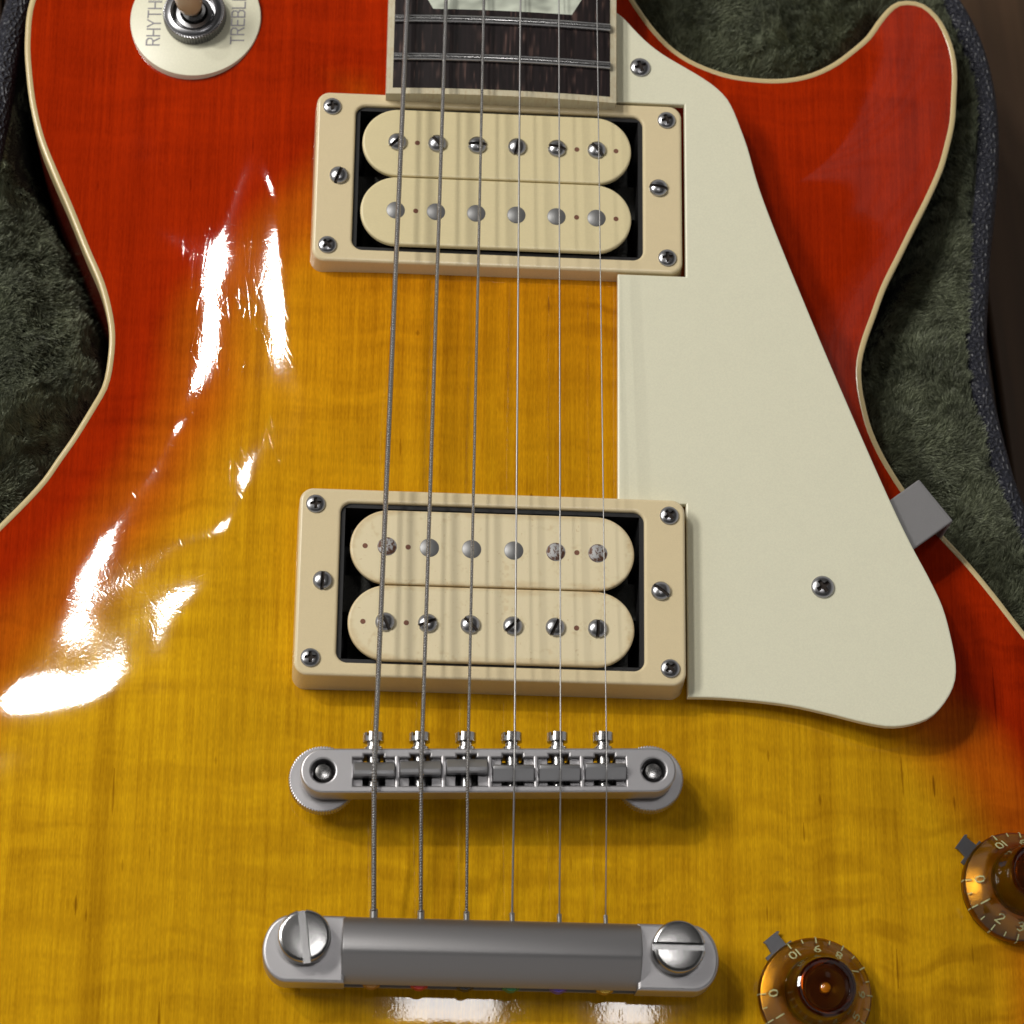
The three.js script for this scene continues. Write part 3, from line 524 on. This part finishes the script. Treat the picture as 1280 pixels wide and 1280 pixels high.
// --- strings
const wound = dataTex(4, 16, (i, j) => { const v = 0.5 + 0.5 * Math.sin((j / 16) * 6.283); return [v, v, v]; }, false, true);
const gauges = [1.17, 0.91, 0.68, 0.46, 0.36, 0.28];
[[-22.9, -25.9, -25.9], [-13.3, -15.4, -15.4], [-3.9, -5, -5.2], [5.2, 5.5, 5], [14.8, 15.9, 15.6], [24.3, 26.3, 26]].forEach(([xa, xb, xc], i) => {
  const zb = 182.9 - 0.0309 * xb + [0.9, 0.6, 0.2, -0.1, -0.15, -0.4][i], r = gauges[i] / 2, ys = 19.1 + r * 0.6, m = (xb - xa) / (zb + 14.5);
  const path = new THREE.CurvePath(), P0 = V(xa + m * (-62 + 14.5), 12.9 + (ys - 12.9) * (-48) / (zb + 14), -62), P1 = V(xb, ys, zb - 0.2), P2 = V(xb + 0.02, ys - 0.2, zb + 0.5), P3 = V(xc + 1, 9.9, 215.9);
  path.add(new THREE.LineCurve3(P0, P1)); path.add(new THREE.LineCurve3(P1, P2)); path.add(new THREE.LineCurve3(P2, P3));
  const g = new THREE.TubeGeometry(path, 140, r, 10); const uv = g.attributes.uv; for (let k = 0; k < uv.count; k++) uv.setXY(k, uv.getY(k), uv.getX(k) * 280 / 0.62);
  const mat = i < 3 ? std(0.44, 0.43, 0.42, 0.36, 1, { bumpMap: wound, bumpScale: 0.0003 }) : stringSteel;
  const s = mesh('string', g, mat, guitar, ['thickest wound string', 'second thickest wound string', 'thinnest wound string', 'thickest plain string', 'middle plain string', 'thinnest plain string'][i]);
  mesh('string_wrap', cyl(r + 0.35, r + 0.35, 2.6, 0, 0, 0, 14).rotateX(Math.PI / 2 - 0.29).translate(P3.x - 0.01, P3.y + 0.25, P3.z - 0.8), stringSteel, s);
});

// --- letters and figures made of strokes
const glyphs = {
  R: [[[0, 0], [0, 1], [0.4, 1], [0.58, 0.88], [0.58, 0.64], [0.4, 0.5], [0, 0.5]], [[0.3, 0.5], [0.6, 0]]], H: [[[0, 0], [0, 1]], [[0.6, 0], [0.6, 1]], [[0, 0.5], [0.6, 0.5]]], Y: [[[0, 1], [0.3, 0.5], [0.6, 1]], [[0.3, 0.5], [0.3, 0]]], T: [[[0, 1], [0.6, 1]], [[0.3, 1], [0.3, 0]]],
  M: [[[0, 0], [0, 1], [0.33, 0.4], [0.66, 1], [0.66, 0]]], E: [[[0.55, 0], [0, 0], [0, 1], [0.55, 1]], [[0, 0.52], [0.45, 0.52]]], B: [[[0, 0], [0, 1], [0.38, 1], [0.54, 0.88], [0.54, 0.64], [0.38, 0.53], [0, 0.53]], [[0.38, 0.53], [0.58, 0.4], [0.58, 0.14], [0.4, 0], [0, 0]]], L: [[[0, 1], [0, 0], [0.52, 0]]],
  0: [[[0.3, 0], [0.08, 0.14], [0, 0.5], [0.08, 0.86], [0.3, 1], [0.52, 0.86], [0.6, 0.5], [0.52, 0.14], [0.3, 0]]], 1: [[[0.3, 0], [0.3, 1]]], 2: [[[0.02, 0.78], [0.14, 0.96], [0.34, 1], [0.54, 0.9], [0.56, 0.68], [0.02, 0], [0.6, 0]]], 3: [[[0.03, 0.86], [0.3, 1], [0.55, 0.84], [0.5, 0.6], [0.25, 0.53], [0.52, 0.44], [0.58, 0.18], [0.3, 0], [0.02, 0.14]]], 4: [[[0.45, 0], [0.45, 1], [0, 0.3], [0.62, 0.3]]], 5: [[[0.55, 1], [0.1, 1], [0.06, 0.56], [0.35, 0.62], [0.56, 0.42], [0.5, 0.1], [0.25, 0], [0.02, 0.12]]],
  6: [[[0.5, 0.95], [0.2, 0.75], [0.02, 0.3], [0.15, 0.04], [0.4, 0], [0.58, 0.2], [0.5, 0.45], [0.25, 0.5], [0.05, 0.35]]], 7: [[[0, 1], [0.6, 1], [0.22, 0]]], 8: [[[0.3, 0.54], [0.06, 0.7], [0.1, 0.93], [0.3, 1], [0.5, 0.93], [0.54, 0.7], [0.3, 0.54], [0.04, 0.36], [0.06, 0.1], [0.3, 0], [0.54, 0.1], [0.56, 0.36], [0.3, 0.54]]], 9: [[[0.1, 0.05], [0.4, 0.25], [0.58, 0.7], [0.45, 0.96], [0.2, 1], [0.02, 0.8], [0.1, 0.55], [0.35, 0.5], [0.55, 0.65]]],
};
function writing(text, h, stroke, thick, gap = 0.22) {           // lies in the (x, z) plane, reading along +x, tops towards -z, centred
  const parts = []; let x = 0;
  for (const ch of text) {
    let wide = 0;
    for (const line of glyphs[ch]) for (let i = 0; i < line.length - 1; i++) {
      const [a, b] = [line[i], line[i + 1]], dx = (b[0] - a[0]) * h, dz = -(b[1] - a[1]) * h, l = Math.hypot(dx, dz), g = new THREE.BoxGeometry(l + stroke * 0.9, thick, stroke); g.rotateY(-Math.atan2(dz, dx));
      g.translate((x + (a[0] + b[0]) / 2) * h, (parts.length % 3) * 0.004, -((a[1] + b[1]) / 2 - 0.5) * h); parts.push(g); wide = Math.max(wide, a[0], b[0]);
    }
    x += (ch === '1' ? 0.5 : wide) + gap;
  }
  return join(...parts).translate((-(x - gap) * h) / 2, 0, 0);
}

// --- toggle switch
{
  const sx = -75.7, sz = -15.2, sy = bodyY(sx, sz), W = group('toggle_switch', sx, sy, sz, guitar), n = V(bodyH.at(sx - 12, sz) - bodyH.at(sx + 12, sz), 24, bodyH.at(sx, sz - 12) - bodyH.at(sx, sz + 12)).normalize();
  n.lerp(V(0, 1, 0), 0.35).normalize(); W.quaternion.setFromUnitVectors(V(0, 1, 0), n);
  mesh('switch_washer', planarUV(lathe([[5, 0.1], [5, 1.5], [16.1, 1.5], [16.4, 1.4], [16.5, 1.1], [16.5, -3]], 96), 60), ivory, W);
  const foil = std(0.30, 0.29, 0.31, 0.3, 0.6);
  mesh('lettering', T(writing('RHYTHM', 3.2, 0.34, 0.1), 0, 0, 0, Math.PI / 2).translate(-10.4, 1.54, 0.2), foil, W, 'silver letters reading RHYTHM');
  mesh('lettering', T(writing('TREBLE', 3.2, 0.34, 0.1), 0, 0, 0, Math.PI / 2).translate(10.8, 1.54, 0.2), foil, W, 'silver letters reading TREBLE');
  const k = 64, w = new THREE.Shape(); for (let i = 0; i < 2 * k; i++) { const a = (i * Math.PI) / k, r = i % 2 ? 7.9 : 7.55; w[i ? 'lineTo' : 'moveTo'](r * Math.cos(a), r * Math.sin(a)); }
  const hole = new THREE.Path(); hole.absarc(0, 0, 6.2, 0, Math.PI * 2); w.holes.push(hole);
  mesh('switch_nut', join(slab(w, 1.55, 4.9, 0.2, 2, 32), lathe([[7.3, 4.9], [6.9, 5.35], [5.9, 5.5], [5.4, 5.0], [5.3, 3.0], [4.6, 2.9], [4.5, 4.2], [3.5, 4.3], [3.3, 2.2]], 48)), std(0.26, 0.26, 0.27, 0.3, 1), W);
  mesh('switch_barrel', join(lathe([[3.4, 2.0], [2.9, 5.1], [2.2, 5.6], [1.7, 5.0], [1.5, 2.6], [0.001, 2.5]], 32)), nickel, W);
  const tip = lathe([[0.001, 3.2], [1.2, 3.3], [2.6, 4.2], [3.2, 6], [3.35, 8.5], [3.5, 12], [3.6, 16], [3.2, 18.4], [1.8, 19.6], [0.001, 20]], 36).translate(0, 1.8, 0); tip.rotateX(-0.03); tip.rotateZ(0.05);
  mesh('switch_tip', tip.translate(-0.3, 0.4, 0), std(0.55, 0.40, 0.22, 0.25), W);
}

// --- control knobs
function knob(x, z, turn, label) {
  const y = bodyY(x, z), K = group('control_knob', x, y + 1.4, z, guitar, label), n = V(bodyH.at(x - 12, z) - bodyH.at(x + 12, z), 24, bodyH.at(x, z - 12) - bodyH.at(x, z + 12)).normalize();
  K.quaternion.setFromUnitVectors(V(0, 1, 0), n);
  const amber = new THREE.MeshPhysicalMaterial({ transmission: 1, thickness: 0.004, ior: 1.49, roughness: 0.04, color: 0xffffff, attenuationColor: new THREE.Color(0.78, 0.43, 0.045), attenuationDistance: 0.005 });
  mesh('knob_shell', lathe([[0.001, 0.02], [12.6, 0.02], [12.95, 0.3], [13.0, 1.1], [12.95, 2.2], [12.6, 2.8], [10.4, 4.4], [8.6, 6.6], [7.6, 9.4], [7.2, 13.2], [7.0, 15.2], [6.6, 16.2], [6.0, 16.5], [5.5, 16.2], [5.1, 15.6], [4.0, 16.0], [2.4, 16.5], [0.001, 16.75]], 96), amber, K);
  mesh('knob_backing', lathe([[0.001, 0.1], [12.1, 0.1], [12.3, 0.9], [12.2, 1.9], [9.9, 3.6], [8.3, 5.2], [7.7, 6.6], [7.2, 6.8]], 64), std(0.38, 0.20, 0.028, 0.3, 1), K);
  mesh('knob_core', lathe([[7.1, 6.9], [5.6, 7.0], [4.9, 12.2], [4.2, 13.2], [2.4, 13.4], [1.5, 13.0], [0.001, 12.9]], 48), std(0.06, 0.019, 0.008, 0.35), K);
  mesh('core_glint', lathe([[0.001, 13.9], [1.0, 13.85], [1.2, 13.4], [1.2, 12.9]], 24), std(0.75, 0.48, 0.12, 0.3, 0.9), K);  // lamp glint on the crown, modelled as a gold spot
  const fig = std(0.42, 0.42, 0.2, 0.7), bits = [];
  for (let i = 0; i <= 10; i++) {
    const a = Math.PI + turn + (i * 29.8 * Math.PI) / 180, dx = Math.cos(a), dz = -Math.sin(a), place = (g, r, yy, lean) => { g.rotateX(lean); g.translate(0, yy, r); g.rotateY(Math.atan2(dx, dz)); bits.push(g); };   // local +z points outwards, tops to the middle
    place(writing(String(i), 2.3, 0.32, 0.08, 0.1), 10.0, 5.0, 0.75);
    place(box(0.3, 0.08, 1.6, 0, 0, 0), 12.15, 3.2, 0.62);
    place(box(0.3, 1.5, 0.1, 0, 0, 0), 13.02, 1.6, 0);
    if (i < 10) { const b = a + (14.9 * Math.PI) / 180, g = box(0.26, 0.08, 1.2, 0, 0, 0); g.rotateX(0.62); g.translate(0, 3.2, 12.15); g.rotateY(Math.atan2(Math.cos(b), -Math.sin(b))); bits.push(g); }
  }
  mesh('knob_scale', join(...bits), fig, K, 'pale figures 0 to 10 and tick marks');
  return K;
}
function pointer(x, z, deg) {
  const p = group('knob_pointer', x, bodyY(x, z) + 0.5, z, guitar), n = V(bodyH.at(x - 12, z) - bodyH.at(x + 12, z), 24, bodyH.at(x, z - 12) - bodyH.at(x, z + 12)).normalize();
  p.quaternion.setFromUnitVectors(V(0, 1, 0), n).multiply(new THREE.Quaternion().setFromAxisAngle(V(0, 1, 0), (deg * Math.PI) / 180));      // local +x towards the tip
  const s = new THREE.Shape(); [[0, -5], [11, -3.6], [13.1, -3.6], [13.1, -2.2], [15.8, -2.0], [16.2, -2.7], [16.6, -2.3], [16.4, 1.9], [15.6, 1.6], [13.4, 1.9], [13.3, 3.6], [11, 3.6], [0, 5]].forEach(([a, b], i) => s[i ? 'lineTo' : 'moveTo'](a, b));
  mesh('pointer_plate', slab(s, 0, 0.7, 0.12, 1), std(0.17, 0.17, 0.18, 0.42, 0.8), p);
}
knob(75.2, 229.2, 0.02, 'amber knob at the lower edge, below the pickguard'); pointer(75.2, 229.2, 127);
knob(123.4, 202.4, -0.06, 'amber knob cut by the right edge'); pointer(123.4, 202.4, 140);

renderer.render(scene, camera);
